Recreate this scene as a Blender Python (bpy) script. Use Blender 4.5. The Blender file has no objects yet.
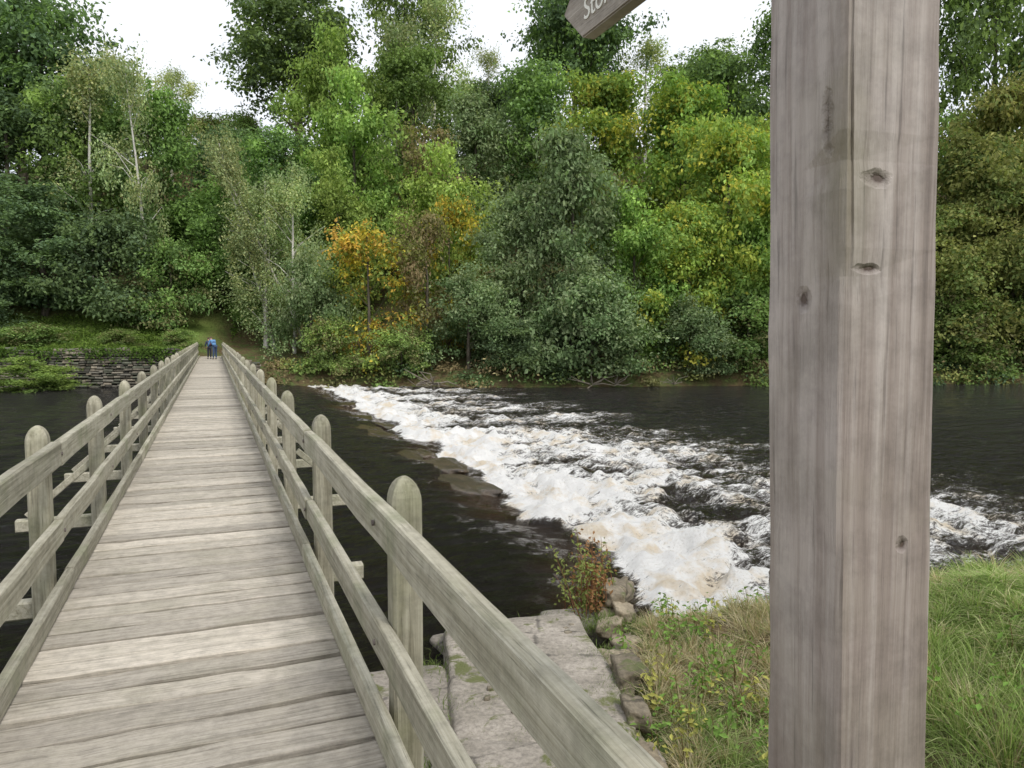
import bpy, bmesh, math, numpy as np
from math import radians, sin, cos, pi
from mathutils import Matrix, Vector
rng = np.random.default_rng(7)
S = bpy.context.scene
S.view_settings.view_transform='Standard'; S.view_settings.look='None'
S.view_settings.exposure=0; S.view_settings.gamma=1

# ------------------------------------------------------------ helpers
class MB:
    def __init__(s): s.v=[]; s.f=[]; s.c=[]; s.m=[]; s.n=0
    def add(s, v, f, col, mat=0):
        v=np.asarray(v,float).reshape(-1,3); f=np.asarray(f,int).reshape(-1,4)
        c=np.asarray(col,float)
        if c.ndim==1: c=np.tile(c,(len(v),1))
        s.v.append(v); s.f.append(f+s.n); s.c.append(c); s.m.append(np.full(len(f),mat)); s.n+=len(v)
    def mesh(s, name, mats, smooth=False):
        v=np.concatenate(s.v); f=np.concatenate(s.f); c=np.concatenate(s.c); m=np.concatenate(s.m)
        me=bpy.data.meshes.new(name)
        me.vertices.add(len(v)); me.vertices.foreach_set("co",v.ravel())
        me.loops.add(len(f)*4); me.loops.foreach_set("vertex_index",f.ravel().astype(np.int32))
        me.polygons.add(len(f)); me.polygons.foreach_set("loop_start",np.arange(len(f),dtype=np.int32)*4)
        me.polygons.foreach_set("material_index",m.astype(np.int32))
        sm=np.isin(m,smooth) if isinstance(smooth,list) else np.full(len(f),bool(smooth))
        me.polygons.foreach_set("use_smooth",sm)
        for x in mats: me.materials.append(x)
        me.update(calc_edges=True)
        a=me.color_attributes.new("Col",'FLOAT_COLOR','POINT')
        cc=np.ones((len(v),4)); cc[:,:3]=c[:,:3]
        a.data.foreach_set("color",cc.ravel())
        return me
    def obj(s, name, mats, smooth=False, parent=None):
        o=bpy.data.objects.new(name,s.mesh(name,mats,smooth)); S.collection.objects.link(o)
        if parent: o.parent=parent
        return o
def link(name, me, loc=(0,0,0), rot=(0,0,0), sc=(1,1,1), parent=None):
    o=bpy.data.objects.new(name,me); S.collection.objects.link(o)
    o.location=loc; o.rotation_euler=rot; o.scale=sc
    if parent: o.parent=parent
    return o
def empty(name, loc=(0,0,0), rot=(0,0,0)):
    o=bpy.data.objects.new(name,None); S.collection.objects.link(o); o.location=loc; o.rotation_euler=rot
    return o
def nrm(a): return a/np.maximum(np.linalg.norm(a,axis=-1,keepdims=True),1e-9)
_lat=np.random.default_rng(99).random((256,256))
def vn(x,y,o=0):
    x=np.asarray(x,float)+o*17.3+1000; y=np.asarray(y,float)+o*9.1+1000
    xi=np.floor(x).astype(int); yi=np.floor(y).astype(int); fx=x-xi; fy=y-yi
    fx=fx*fx*(3-2*fx); fy=fy*fy*(3-2*fy)
    g=lambda a,b:_lat[a%256,b%256]
    return (g(xi,yi)*(1-fx)*(1-fy)+g(xi+1,yi)*fx*(1-fy)+g(xi,yi+1)*(1-fx)*fy+g(xi+1,yi+1)*fx*fy)*2-1
def fbm(x,y,oc=4,o=0):
    r=0; a=.5
    for i in range(oc): r=r+a*vn(x*2**i,y*2**i,o+i); a*=.5
    return r
def sst(a,b,x): t=np.clip((x-a)/(b-a),0,1); return t*t*(3-2*t)

def beam(mb,p0,p1,w,h,ch=.006,nseg=1,jit=0.,up=(0,0,1),col=(1,1,1),mat=0,r=rng):
    p0=np.array(p0,float);p1=np.array(p1,float); d=nrm(p1-p0); up=np.array(up,float)
    sd=nrm(np.cross(d,up)); t=nrm(np.cross(sd,d)); a=w/2;b=h/2
    prof=[(-a,-b+ch),(-a+ch,-b),(a-ch,-b),(a,-b+ch),(a,b-ch),(a-ch,b),(-a+ch,b),(-a,b-ch)]
    V=[];n=nseg+1
    for i in range(n):
        c=p0+(p1-p0)*i/nseg
        o=sd*r.normal(0,jit)+t*r.normal(0,jit) if jit else 0
        for (x,y) in prof: V.append(c+o+sd*x+t*y+(sd*r.normal(0,jit*.4)+t*r.normal(0,jit*.4) if jit else 0))
    F=[]
    for i in range(nseg):
        for j in range(8):
            k=(j+1)%8; F.append((i*8+j,i*8+k,(i+1)*8+k,(i+1)*8+j))
    e=nseg*8
    F+= [(3,2,1,0),(7,4,3,0),(7,6,5,4),(e,e+1,e+2,e+3),(e,e+3,e+4,e+7),(e+4,e+5,e+6,e+7)]
    mb.add(V,[f[::-1] for f in F],col,mat)
def tube(mb,P,R,col,mat=0,sides=6):
    P=np.asarray(P,float); R=np.asarray(R,float); n=len(P)
    T=nrm(np.gradient(P,axis=0)); ref=np.array([.31,.95,.05])
    A=nrm(np.cross(T,ref)); B=np.cross(T,A)
    th=np.arange(sides)*2*pi/sides
    V=P[:,None]+R[:,None,None]*(A[:,None]*np.cos(th)[None,:,None]+B[:,None]*np.sin(th)[None,:,None])
    F=[]
    for i in range(n-1):
        for j in range(sides):
            k=(j+1)%sides; F.append((i*sides+j,i*sides+k,(i+1)*sides+k,(i+1)*sides+j))
    mb.add(V.reshape(-1,3),F,col,mat)
def leaves(mb,pos,nr,L,W,col,mat,r=rng):
    n=len(pos); tdir=r.normal(size=(n,3))
    t=nrm(np.cross(nr,tdir))
    b=np.cross(nr,t); L=np.broadcast_to(L,(n,))[:,None]; W=np.broadcast_to(W,(n,))[:,None]
    k=nr*L*.12
    V=np.stack([pos-t*L*.5-k,pos+b*W*.5,pos+t*L*.5-k,pos-b*W*.5],1).reshape(-1,3)
    F=np.arange(n*4).reshape(-1,4)
    mb.add(V,F,np.repeat(col,4,axis=0),mat)

# ------------------------------------------------------------ nodes
def newmat(name):
    m=bpy.data.materials.new(name); m.use_nodes=True; nt=m.node_tree; nt.nodes.clear()
    return m,nt
class N:
    def __init__(s,nt): s.t=nt
    def __call__(s,typ,ins=None,**kw):
        n=s.t.nodes.new(typ)
        for k,v in kw.items(): setattr(n,k,v)
        for k,v in (ins or {}).items():
            if isinstance(v,bpy.types.NodeSocket): s.t.links.new(v,n.inputs[k])
            else: n.inputs[k].default_value=v
        return n
    def math(s,op,a,b=0.,clamp=False):
        n=s.t.nodes.new('ShaderNodeMath'); n.operation=op; n.use_clamp=clamp
        for i,v in enumerate((a,b)):
            if isinstance(v,bpy.types.NodeSocket): s.t.links.new(v,n.inputs[i])
            else: n.inputs[i].default_value=v
        return n.outputs[0]
    def mix(s,f,a,b,mode='MIX'):
        n=s.t.nodes.new('ShaderNodeMix'); n.data_type='RGBA'; n.blend_type=mode
        for i,v in ((0,f),(6,a),(7,b)):
            if isinstance(v,bpy.types.NodeSocket): s.t.links.new(v,n.inputs[i])
            else: n.inputs[i].default_value=(*v,1) if isinstance(v,tuple) and len(v)==3 else v
        return n.outputs[2]
    def ramp(s,f,stops):
        n=s.t.nodes.new('ShaderNodeValToRGB'); s.t.links.new(f,n.inputs[0]); e=n.color_ramp.elements
        while len(e)<len(stops): e.new(.5)
        for i,(p,c) in enumerate(stops):
            e[i].position=p; e[i].color=(*c,1) if isinstance(c,tuple) else (c,c,c,1)
        return n.outputs[0]
    def noise(s,vec,scale,detail=4,rough=.55,dist=0):
        return s('ShaderNodeTexNoise',{'Vector':vec,'Scale':scale,'Detail':detail,'Roughness':rough,'Distortion':dist}).outputs['Fac']
    def mapv(s,vec,sc,loc=(0,0,0)):
        return s('ShaderNodeMapping',{'Vector':vec,'Scale':sc,'Location':loc}).outputs[0]
    def out(s,sh): s('ShaderNodeOutputMaterial',{'Surface':sh})
def wood(name,c1,c2,grain,green=.0,rough=.8,knots=None,bump=.35,moss=(.09,.10,.05),crackv=.45,var=.4,low=.4,stain=None):
    m,nt=newmat(name); n=N(nt)
    tc=n('ShaderNodeTexCoord').outputs['Object']
    att=n('ShaderNodeAttribute',attribute_name='Col').outputs['Color']
    sep=n('ShaderNodeSeparateColor',{'Color':att})
    off=n('ShaderNodeVectorMath',{0:att,1:(37,53,71)},operation='MULTIPLY').outputs[0]
    v=n('ShaderNodeVectorMath',{0:tc,1:off},operation='ADD').outputs[0]
    g1=n.noise(n.mapv(v,grain),1,6,.65,.4)
    g2=n.noise(n.mapv(v,tuple(x*.22 for x in grain)),1,4,.6,.8)
    g3=n.noise(n.mapv(v,tuple(x*3.2 for x in grain)),1,3,.6)
    bl=n.noise(v,2.3,4,.6)
    f=n.math('ADD',n.math('MULTIPLY',g1,1-low),n.math('MULTIPLY',g2,low))
    col=n.ramp(f,[(.33,tuple(x*.6 for x in c2)),(.42,c2),(.57,c1)])
    crack=n.ramp(g3,[(.30,crackv),(.40,1.)])
    col=n.mix(.8,col,crack,'MULTIPLY')
    br=n.math('ADD',n.math('MULTIPLY',sep.outputs[0],var),1-var*.5)
    bc=n('ShaderNodeCombineColor',{0:br,1:br,2:br}).outputs[0]
    col=n.mix(1.,col,bc,'MULTIPLY')
    if green>0:
        gm=n.ramp(bl,[(.5,0.),(.68,green)])
        col=n.mix(gm,col,moss)
    st=n.ramp(n.noise(v,13,7,.75),[(.35,.66),(.58,1.06)])
    col=n.mix(.7,col,st,'MULTIPLY')
    hgt=f
    for (p,r,zs,cc) in (stain or []):
        d=n('ShaderNodeVectorMath',{0:n.mapv(tc,(1,1,zs)),1:(p[0],p[1],p[2]*zs)},operation='DISTANCE').outputs['Value']
        w=n.math('ADD',d,n.math('MULTIPLY',n.math('SUBTRACT',n.noise(tc,18,5,.7),.5),r*1.5))
        col=n.mix(n.ramp(n.math('DIVIDE',w,r*2),[(.0,.5),(.6,0.)]),col,cc)
    if knots:
        for (p,r,zs) in knots:
            d=n('ShaderNodeVectorMath',{0:n.mapv(tc,(1,1,zs)),1:(p[0],p[1],p[2]*zs)},operation='DISTANCE').outputs['Value']
            w=n.math('ADD',d,n.math('MULTIPLY',n.math('SUBTRACT',n.noise(tc,60,4),.5),r*1.6))
            k=n.ramp(n.math('DIVIDE',w,r*2.2),[(.2,1.),(.36,.45),(.7,0.)])
            col=n.mix(n.math('MULTIPLY',k,.85),col,(.06,.035,.025))
            hgt=n.math('SUBTRACT',hgt,n.math('MULTIPLY',k,1.1))
    bp=n('ShaderNodeBump',{'Strength':bump,'Distance':.012,'Height':n.math('ADD',hgt,n.math('MULTIPLY',g3,.5))}).outputs[0]
    n.out(n('ShaderNodeBsdfPrincipled',{'Base Color':col,'Roughness':rough,'Normal':bp,'Specular IOR Level':.25}).outputs[0])
    return m
def leafmat(name,transl=.35,var=.5):
    m,nt=newmat(name); n=N(nt)
    att=n('ShaderNodeAttribute',attribute_name='Col').outputs['Color']
    if var>0:
        oi=n('ShaderNodeObjectInfo').outputs['Random']
        att=n('ShaderNodeHueSaturation',{'Hue':n.math('ADD',n.math('MULTIPLY',oi,.035*var*2),.5-.0175*var*2),
        'Saturation':1.0,'Value':n.math('ADD',n.math('MULTIPLY',n.math('FRACT',n.math('MULTIPLY',oi,7.3)),var),1-var*.4),'Color':att}).outputs[0]
    d=n('ShaderNodeBsdfDiffuse',{'Color':att}).outputs[0]
    tr=n('ShaderNodeBsdfTranslucent',{'Color':n.mix(1.,att,(1.2,1.25,.75),'MULTIPLY')}).outputs[0]
    mx=n('ShaderNodeMixShader',{0:transl,1:d,2:tr}).outputs[0]
    n.out(mx); return m
def simple(name,c,rough=.8,var=.3,scale=8,bump=.2,attr=False,spec=.3,dist=.02):
    m,nt=newmat(name); n=N(nt); tc=n('ShaderNodeTexCoord').outputs['Object']
    f=n.noise(tc,scale,6,.6)
    base=(*c,1)
    if attr:
        a=n('ShaderNodeAttribute',attribute_name='Col').outputs['Color']; base=n.mix(1.,a,c,'MULTIPLY')
    col=n.mix(1.,base,n.ramp(f,[(.3,1-var),(.7,1+var)]),'MULTIPLY')
    bp=n('ShaderNodeBump',{'Strength':bump,'Distance':dist,'Height':f}).outputs[0]
    n.out(n('ShaderNodeBsdfPrincipled',{'Base Color':col,'Roughness':rough,'Normal':bp,'Specular IOR Level':spec}).outputs[0])
    return m
M_leaf=leafmat('foliage',.35,.4); M_leaf2=leafmat('grass_blade',.3,0)
def barkmat(name,c,c2):
    m,nt=newmat(name); n=N(nt); tc=n('ShaderNodeTexCoord').outputs['Object']
    f=n.noise(n.mapv(tc,(6,6,1.5)),1,5,.65)
    n.out(n('ShaderNodeBsdfDiffuse',{'Color':n.ramp(f,[(.35,c2),(.6,c)])}).outputs[0]); return m
M_bark=barkmat('bark',(.15,.13,.10),(.05,.045,.035)); M_birch=barkmat('birch_bark',(.75,.72,.66),(.4,.37,.32))
M_deck=wood('deck_wood',(.53,.48,.405),(.41,.37,.305),(1.6,60,60),green=.3,moss=(.27,.255,.18),crackv=.42,var=.5,low=.2,bump=.5)
M_rail=wood('rail_wood',(.435,.41,.325),(.29,.27,.20),(46,1.4,46),green=.55,moss=(.22,.235,.14),low=.3)
M_post=wood('post_wood',(.41,.385,.295),(.255,.235,.17),(40,40,1.5),green=.6,moss=(.2,.21,.11),low=.3)

# ------------------------------------------------------------ camera & coordinates
CZ=3.6
cam=bpy.data.cameras.new('camera'); co=bpy.data.objects.new('camera',cam); S.collection.objects.link(co)
co.location=(0,0,CZ); co.rotation_euler=(radians(90-3.84),0,0)
cam.sensor_width=36; cam.lens=745/1024*36; cam.clip_start=.05; cam.clip_end=3000
S.camera=co
TH=math.atan(299/745); cT,sT=cos(TH),sin(TH)
def uv(x,y): return x*cT+y*sT, -x*sT+y*cT
def xy(u,v): return u*cT-v*sT, u*sT+v*cT

# ------------------------------------------------------------ terrain
def ysh(x): return np.interp(x,[-300,-80,-60,-22,-12,0,35,80,400],[10,37,41,49.0,51,50,54,58,90])
def ysn(x): return np.interp(x,[-300,-20,-3,-.9,.6,1.3,2.5,3.2,4,6,10,30,300],[-40,-2,4,6.6,8.2,9.2,9.1,8.3,7.9,7.9,9.0,15,30])
def terr(x,y):
    x=np.asarray(x,float); y=np.asarray(y,float)
    s=y-ysh(x)
    zr=np.interp(s,[-4,-1,0,1,5,9,14,22,38,48,90,400],[-1.5,-.5,-.05,.9,1.9,2.7,6,12.5,24,27,30,34])
    zl=np.interp(s,[-4,-.5,.5,5,10,15,22,38,48,90,400],[-1.5,-1.2,2.25,2.6,4.2,7,12,22,26,29,34])
    w=sst(-21.5,-23,x)
    z=zr*(1-w)+zl*w
    z=z-sst(-35,-75,x)*sst(8,40,s)*6
    z=z+fbm(x*.12,y*.12,4,3)*2.2*sst(8,20,s)+fbm(x*.6,y*.6,3,5)*.35*sst(4,8,s)
    q=ysn(x)-y
    bank=np.interp(x,[-40,-4,-1.2,-.6,.8,1.15,2,2.7,3.3,4,6,12,60],[1.3,.7,.15,.12,.12,.40,.52,.66,1.05,1.5,1.7,2.1,3])
    rise=sst(4.6,1.4,y)
    bank=bank+(1.93-bank)*rise*np.where(x>3.4,0,1)
    zn=-1.2+(bank+1.2)*sst(-2.0,1.9,q)**.8
    zn=zn+sst(.8,1.4,x)*fbm(x*1.3,y*1.3,3,8)*.24*sst(0,1.5,q)
    z=np.where(y<28,np.maximum(zn,-1.4),z)
    u,v=uv(x,y)
    inb=(np.abs(u+.18)<1.3)&(v>-1)&(v<56)&(y<30)
    z=np.where(inb,np.minimum(z,1.62),z)
    return z
def axis(*seg):
    a=np.concatenate([np.arange(s,e,st) for s,e,st in seg]); return np.unique(np.round(a,4))
gx=axis((-600,-90,30),(-90,-30,2),(-30,-6,1),(-6,-1,.3),(-1,7,.1),(7,14,.35),(14,90,2),(90,620,30))
gy=axis((-80,-4,6),(-4,1,.5),(1,12.5,.1),(12.5,34,2),(34,60,.7),(60,110,1.6),(110,700,35))
X,Y=np.meshgrid(gx,gy); Z=terr(X,Y)
def gridmb(X,Y,Z,col):
    mb=MB(); h,w=X.shape; i=np.arange(h*w).reshape(h,w)
    F=np.stack([i[:-1,:-1],i[:-1,1:],i[1:,1:],i[1:,:-1]],-1).reshape(-1,4)
    mb.add(np.stack([X,Y,Z],-1).reshape(-1,3),F,col); return mb
m,nt=newmat('ground_soil_grass'); n=N(nt)
tc=n('ShaderNodeNewGeometry').outputs['Position']
a=n.noise(tc,.35,6,.6); b=n.noise(tc,7,6,.65); c=n.noise(tc,1.6,5,.6)
col=n.mix(n.ramp(c,[(.42,0.),(.58,1.)]),(.12,.09,.05),(.10,.145,.045))
col=n.mix(n.ramp(a,[(.4,0.),(.65,.6)]),col,(.14,.10,.05))
att=n('ShaderNodeAttribute',attribute_name='Col').outputs['Color']
sp=n('ShaderNodeSeparateColor',{'Color':att})
col=n.mix(sp.outputs[0],col,(.17,.24,.06))
col=n.mix(sp.outputs[1],col,(.13,.08,.05))
col=n.mix(1.,col,n.ramp(b,[(.3,.55),(.7,1.3)]),'MULTIPLY')
bp=n('ShaderNodeBump',{'Strength':.6,'Distance':.08,'Height':b}).outputs[0]
n.out(n('ShaderNodeBsdfPrincipled',{'Base Color':col,'Roughness':.95,'Normal':bp,'Specular IOR Level':.1}).outputs[0])
M_ground=m
sv=(Y-ysh(X))
gc=np.zeros(X.shape+(3,)); gc[...,0]=sst(-22,-24,X)*sst(.3,1,sv)*sst(14,9,sv)+(Y<28)*sst(2.8,3.4,X)*.8
gc[...,1]=np.exp(-((X+28)/9)**2)*sst(24,30,sv)
gmb=gridmb(X,Y,Z,gc.reshape(-1,3)); gmb.obj('ground',[M_ground],smooth=True)

# ------------------------------------------------------------ water
def uweir(v): return np.interp(v,[4,8,12,18,27,44,56],[4.6,5.1,5.4,6.2,6.5,6.4,6.1])+.5*vn(v*.45,v*0,2)+.35*vn(v*1.5,v*0,4)
ua=axis((-400,-12,20),(-12,2,.3),(2,16,.09),(16,26,.2),(26,60,1.5),(60,500,30))
va=axis((-260,-4,16),(-4,5,.5),(5,26,.1),(26,58,.25),(58,200,14))
U,V=np.meshgrid(ua,va)
e=U-uweir(V); near=sst(17,8,V)
ev=e+1.6*fbm(U*.4,V*.5,3,41)
wave=np.cos(2*pi*ev/(2.1+.05*np.maximum(e,0)))
foam=sst(-.15,.3,e)*(.50*np.exp(-(np.maximum(e-.8,0)/1.2)**2)+.53*np.exp(-(np.maximum(e-3-near*2.2,0)/7.)**2))
foam*= sst(2,7,V)*sst(58,51,V)
band=fbm(U*.30+V*.1,V*.6,4,6)
foam=np.clip(foam+sst(0,.25,foam)*(band*.52+wave*.05*sst(.5,2,e)),0,1.0)
wz=.22*sst(.1,-1.6,e)
amp=sst(70,25,np.hypot(U,V))
wz=wz+amp*(.05*fbm(U*.9,V*1.7,4,1)+.03*fbm(U*3.1,V*4.5,2,31))
act=sst(-.2,.5,e)*np.exp(-(np.maximum(e-3,0)/9)**2)*sst(2,7,V)*sst(58,51,V)
lump=1-np.abs(fbm(U*.9,V*1.2,3,11))*3
wz=wz+act*(.035*wave+.10*lump*.6+.26*fbm(U*1.6,V*1.5,3,12)+.16*fbm(U*4.5,V*4.0,3,13))*(.45+.75*foam)
WX,WY=xy(U,V)
wc=np.zeros(U.shape+(3,)); wc[...,0]=foam; wc[...,1]=np.exp(-((e+.5)/.7)**2)*sst(3,7,V)*(.6+.4*vn(V*.9,U*.4,8))
wc[...,2]=np.clip(wz*2.2*act+.35,0,1)
wmb=gridmb(WX,WY,wz,wc.reshape(-1,3))
m,nt=newmat('river_water'); n=N(nt)
pos=n('ShaderNodeNewGeometry').outputs['Position']
rot=n('ShaderNodeMapping',{'Vector':pos,'Rotation':(0,0,-TH)}).outputs[0]
att=n('ShaderNodeAttribute',attribute_name='Col').outputs['Color']; sp=n('ShaderNodeSeparateColor',{'Color':att})
f1=n.noise(n.mapv(rot,(.8,1.5,1)),1.3,9,.72,1.2)
f2=n.noise(n.mapv(rot,(2.0,4.2,1)),2.4,8,.78,1.)
f3=n.noise(n.mapv(rot,(1.2,2.0,1)),14,6,.75,.5)
ff=n.math('ADD',n.math('ADD',n.math('MULTIPLY',f1,.38),n.math('MULTIPLY',f2,.40)),n.math('MULTIPLY',f3,.22))
lev=n.math('ADD',n.math('MULTIPLY',n.math('SUBTRACT',ff,.5),7.0),n.math('SUBTRACT',n.math('MULTIPLY',sp.outputs[0],1.6),.58))
lev=n.math('ADD',lev,n.math('MULTIPLY',n.math('SUBTRACT',sp.outputs[2],.35),.9))
mask=n.ramp(lev,[(.05,0.),(.25,.2),(.6,1.)])
mask=n.math('MULTIPLY',mask,n.ramp(sp.outputs[0],[(.02,0.),(.12,1.)]))
w1=n.noise(n.mapv(rot,(1.,1.7,1)),1.7,8,.68,.6); w2=n.noise(n.mapv(rot,(1,1.5,1)),7,5,.65,.5)
hh=n.math('ADD',w1,n.math('MULTIPLY',w2,.4))
bp=n('ShaderNodeBump',{'Strength':1.,'Distance':.9,'Height':hh}).outputs[0]
wcol=n.mix(sp.outputs[1],(.013,.010,.008),(.095,.052,.02))
wcol=n.mix(n.ramp(sp.outputs[0],[(.1,0.),(.5,.7)]),wcol,(.05,.033,.018))
wat=n('ShaderNodeBsdfPrincipled',{'Base Color':wcol,'Roughness':.06,'Normal':bp,'IOR':1.42}).outputs[0]
fc=n.mix(n.ramp(n.noise(rot,1.1,6,.65),[(.50,0.),(.64,.8)]),(.95,.94,.91),(.74,.61,.42))
fc=n.mix(n.ramp(f3,[(.36,.35),(.46,0.)]),fc,(.42,.34,.24))
bf=n('ShaderNodeBump',{'Strength':.8,'Distance':.2,'Height':n.math('ADD',ff,n.math('MULTIPLY',f3,.5))}).outputs[0]
fo=n('ShaderNodeBsdfPrincipled',{'Base Color':fc,'Roughness':.6,'Normal':bf}).outputs[0]
n.out(n('ShaderNodeMixShader',{0:mask,1:wat,2:fo}).outputs[0])
wmb.obj('river_water',[m],smooth=True)

# ------------------------------------------------------------ footbridge (local u,v,z)
BR=empty('footbridge',rot=(0,0,TH))
DZ=2.0; UL,UR=-.86,.575; VE=58.5
deck=MB(); v=.15
while v<VE:
    w=rng.uniform(.16,.198); z=DZ-.025+rng.normal(0,.004)
    a0=UL-.03+rng.normal(0,.012); a1=UR+.03+rng.normal(0,.012); sk=rng.normal(0,.006)
    r1=rng.random()
    beam(deck,(a0,v+w/2-sk,z),(a1,v+w/2+sk,z+rng.normal(0,.003)),w,.05,.004,8 if v<16 else 1,.0028 if v<16 else 0,col=(r1,rng.random(),rng.random()))
    v+=w+rng.uniform(.018,.032)
deck.obj('deck_planks',[M_deck],parent=BR)
pv=[.47+2.43*i for i in range(24)]
rails=MB(); posts=MB(); fr=MB()
def rc(): return (rng.random(),rng.random(),rng.random())
for side,uk,ur,up_ in ((1,.59,.605,.697),(-1,-.885,-.925,-1.015)):
    for i in range(0,23):
        v0=pv[i]-(.25 if i==0 else 0)+.004
        if i%2==0:
            v1=pv[min(i+2,23)]-.004
            beam(rails,(ur,v0,DZ+.855+rng.normal(0,.003)),(ur,v1,DZ+.855+rng.normal(0,.003)),.060,.15,.007,10,.002,col=rc())
            beam(rails,(ur+side*.003,v0,DZ+.37),(ur+side*.003,v1,DZ+.37),.052,.14,.006,10,.002,col=rc())
            beam(rails,(uk-side*.012,v0,DZ+.068),(uk-side*.012,v1,DZ+.068),.052,.115,.007,10,.002,col=rc())
    for i,vv in enumerate(pv):
        zb=-1.2 if 3<i<21 else .0
        zt=[zb,1.0,1.6,DZ+.5,DZ+.93]+[DZ+.93+.105*t for t in (.25,.5,.72,.88,.97,1.)]
        sc=[1,1,1,1,1]+[math.sqrt(max(1-t*t,.02)) for t in (.25,.5,.72,.88,.97,1.)]
        V_=[];h=.060;c_=.012
        pr=[(-h,-h+c_),(-h+c_,-h),(h-c_,-h),(h,-h+c_),(h,h-c_),(h-c_,h),(-h+c_,h),(-h,h-c_)]
        lean=rng.normal(0,.007,2)
        for z_,k in zip(zt,sc):
            for (a_,b_) in pr: V_.append((up_+a_*k+lean[0]*(z_-DZ),vv+b_*k+lean[1]*(z_-DZ),z_))
        F_=[]; ns=len(zt)-1
        for q in range(ns):
            for j in range(8): k=(j+1)%8; F_.append((q*8+j,q*8+k,(q+1)*8+k,(q+1)*8+j))
        e_=ns*8; F_+=[(e_,e_+1,e_+2,e_+3),(e_,e_+3,e_+4,e_+7),(e_+4,e_+5,e_+6,e_+7)]
        posts.add(V_,F_,rc())
        for zz in (DZ+.855,DZ+.37):
            un=ur-side*.032
            tube(fr,[(un,vv,zz),(un-side*.008,vv,zz),(un-side*.009,vv,zz)],[.013,.012,.001],(.2,.2,.2),1,8)
for i,vv in enumerate(pv):
    if i>=2:
        ext=.62 if i>=3 else .2
        beam(fr,(-1.08-ext,vv+.12,DZ-.145),(.79+ext,vv+.12,DZ-.145),.1,.11,.01,1,0,col=rc())
        for sg,u0 in ((1,.77),(-1,-1.08)):
            if i>=3: beam(fr,(u0+sg*ext*.85,vv+.12,DZ-.06),(u0+sg*.01,vv+.12,DZ+.40),.06,.07,.006,1,0,up=(0,1,0),col=rc())
    if i%2==0 and i>3:
        for us in (-.65,.35): beam(fr,(us,vv,-1.3),(us,vv,DZ-.22),.2,.2,.02,1,0,up=(0,1,0),col=rc())
        beam(fr,(-1.0,vv+.08,.35),(.7,vv+.08,1.6),.06,.14,.01,1,0,col=rc())
for us in (-.72,-.14,.44): beam(fr,(us,.2,DZ-.14),(us,VE,DZ-.14),.12,.165,.01,1,0,col=rc())
for us in (-.935,.624): beam(fr,(us,.2,DZ-.09),(us,VE,DZ-.09),.02,.17,.004,1,0,col=rc())
M_bolt=simple('bolt_steel',(.12,.10,.09),.5)
rails.obj('handrails',[M_rail],parent=BR); posts.obj('rail_posts',[M_post],parent=BR); fr.obj('bearers',[M_rail,M_bolt],parent=BR)

# ------------------------------------------------------------ signpost
SP=empty('signpost',loc=(.450,1.0,0),rot=(0,0,radians(16.7)))
hs=.0735
knots=[((-hs,-.002,3.645),.010,.8),((-.026,-hs,3.79),.016,2.0),((-.036,-hs,3.68),.014,3.2),((-hs,.038,3.2),.006,.8),((.03,-hs,3.33),.006,.8),((-hs,-.045,3.86),.008,.25)]
M_sp=wood('signpost_wood',(.45,.395,.365),(.28,.23,.205),(34,34,.9),green=.3,rough=.5,knots=knots,bump=.6,moss=(.22,.205,.14),low=.35,crackv=.5,
   stain=[((-hs,-hs+.004,3.80),.045,.35,(.15,.14,.07)),((-hs,.03,2.9),.06,.2,(.17,.12,.10))])
sp=MB(); Vt=[];segs=90
c_=.006
for i in range(segs+1):
    z_=1.5+3.15*i/segs; lx=-.0235*(z_-CZ)
    gd=.007*max(0.,min(1.,.55+1.4*float(vn(z_*1.7,2.2,5)))); gx_=-hs+.014+.004*float(vn(z_*2.3,0.3,6))
    pr=[(-hs,-hs+c_),(-hs+c_,-hs),(gx_,-hs),(gx_+.0035,-hs+gd),(gx_+.007,-hs),(hs-c_,-hs),(hs,-hs+c_),(hs,hs-c_),(hs-c_,hs),(-hs+c_,hs),(-hs,hs-c_),(-hs,0)]
    for j,(a_,b_) in enumerate(pr):
        o1=.0018*float(vn(z_*3.1,j*3.3,7))+.001*float(vn(z_*14,j*5.1,9))
        if j<5:
            o1+=.008*math.exp(-((z_-3.80)/.018)**2)*(1 if j<4 else .5)+.004*math.exp(-((z_-3.68)/.012)**2)
        if j in (0,1): o1+=.003*max(0,float(vn(z_*6,1.,3)))
        s_=(1-o1/hs); Vt.append((a_*s_+lx,b_*s_,z_))
F_=[]; K=12
for q in range(segs):
    for j in range(K): k=(j+1)%K; F_.append((q*K+j,q*K+k,(q+1)*K+k,(q+1)*K+j))
e_=segs*K; F_+=[(e_,e_+1,e_+5,e_+6),(e_+1,e_+2,e_+4,e_+5),(e_,e_+6,e_+7,e_+11),(e_+7,e_+8,e_+9,e_+10)]
sp.add(Vt,F_,(.5,.4,.6)); sp.obj('post',[M_sp],parent=SP)
P0=np.array([.372,1.0,0]); P1=np.array([.142,1.557,0]); Lb=float(np.linalg.norm(P1-P0)); D=(P1-P0)/Lb
nn=np.array([-D[1],D[0],0]); zb=CZ+.60; hh_=.15; th=.03
pts=[(-.04,0),(Lb,0),(Lb+.085,hh_*.5),(Lb,hh_),(-.04,hh_)]
fr_=[P0+D*a+np.array([0,0,zb+b]) for a,b in pts]; bk=[q-nn*th for q in fr_]
me=bpy.data.meshes.new('finger_board')
me.from_pydata([tuple(q) for q in fr_+bk],[],[(0,1,2,3,4),(9,8,7,6,5)]+[(i,5+i,5+(i+1)%5,(i+1)%5) for i in range(5)])
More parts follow.
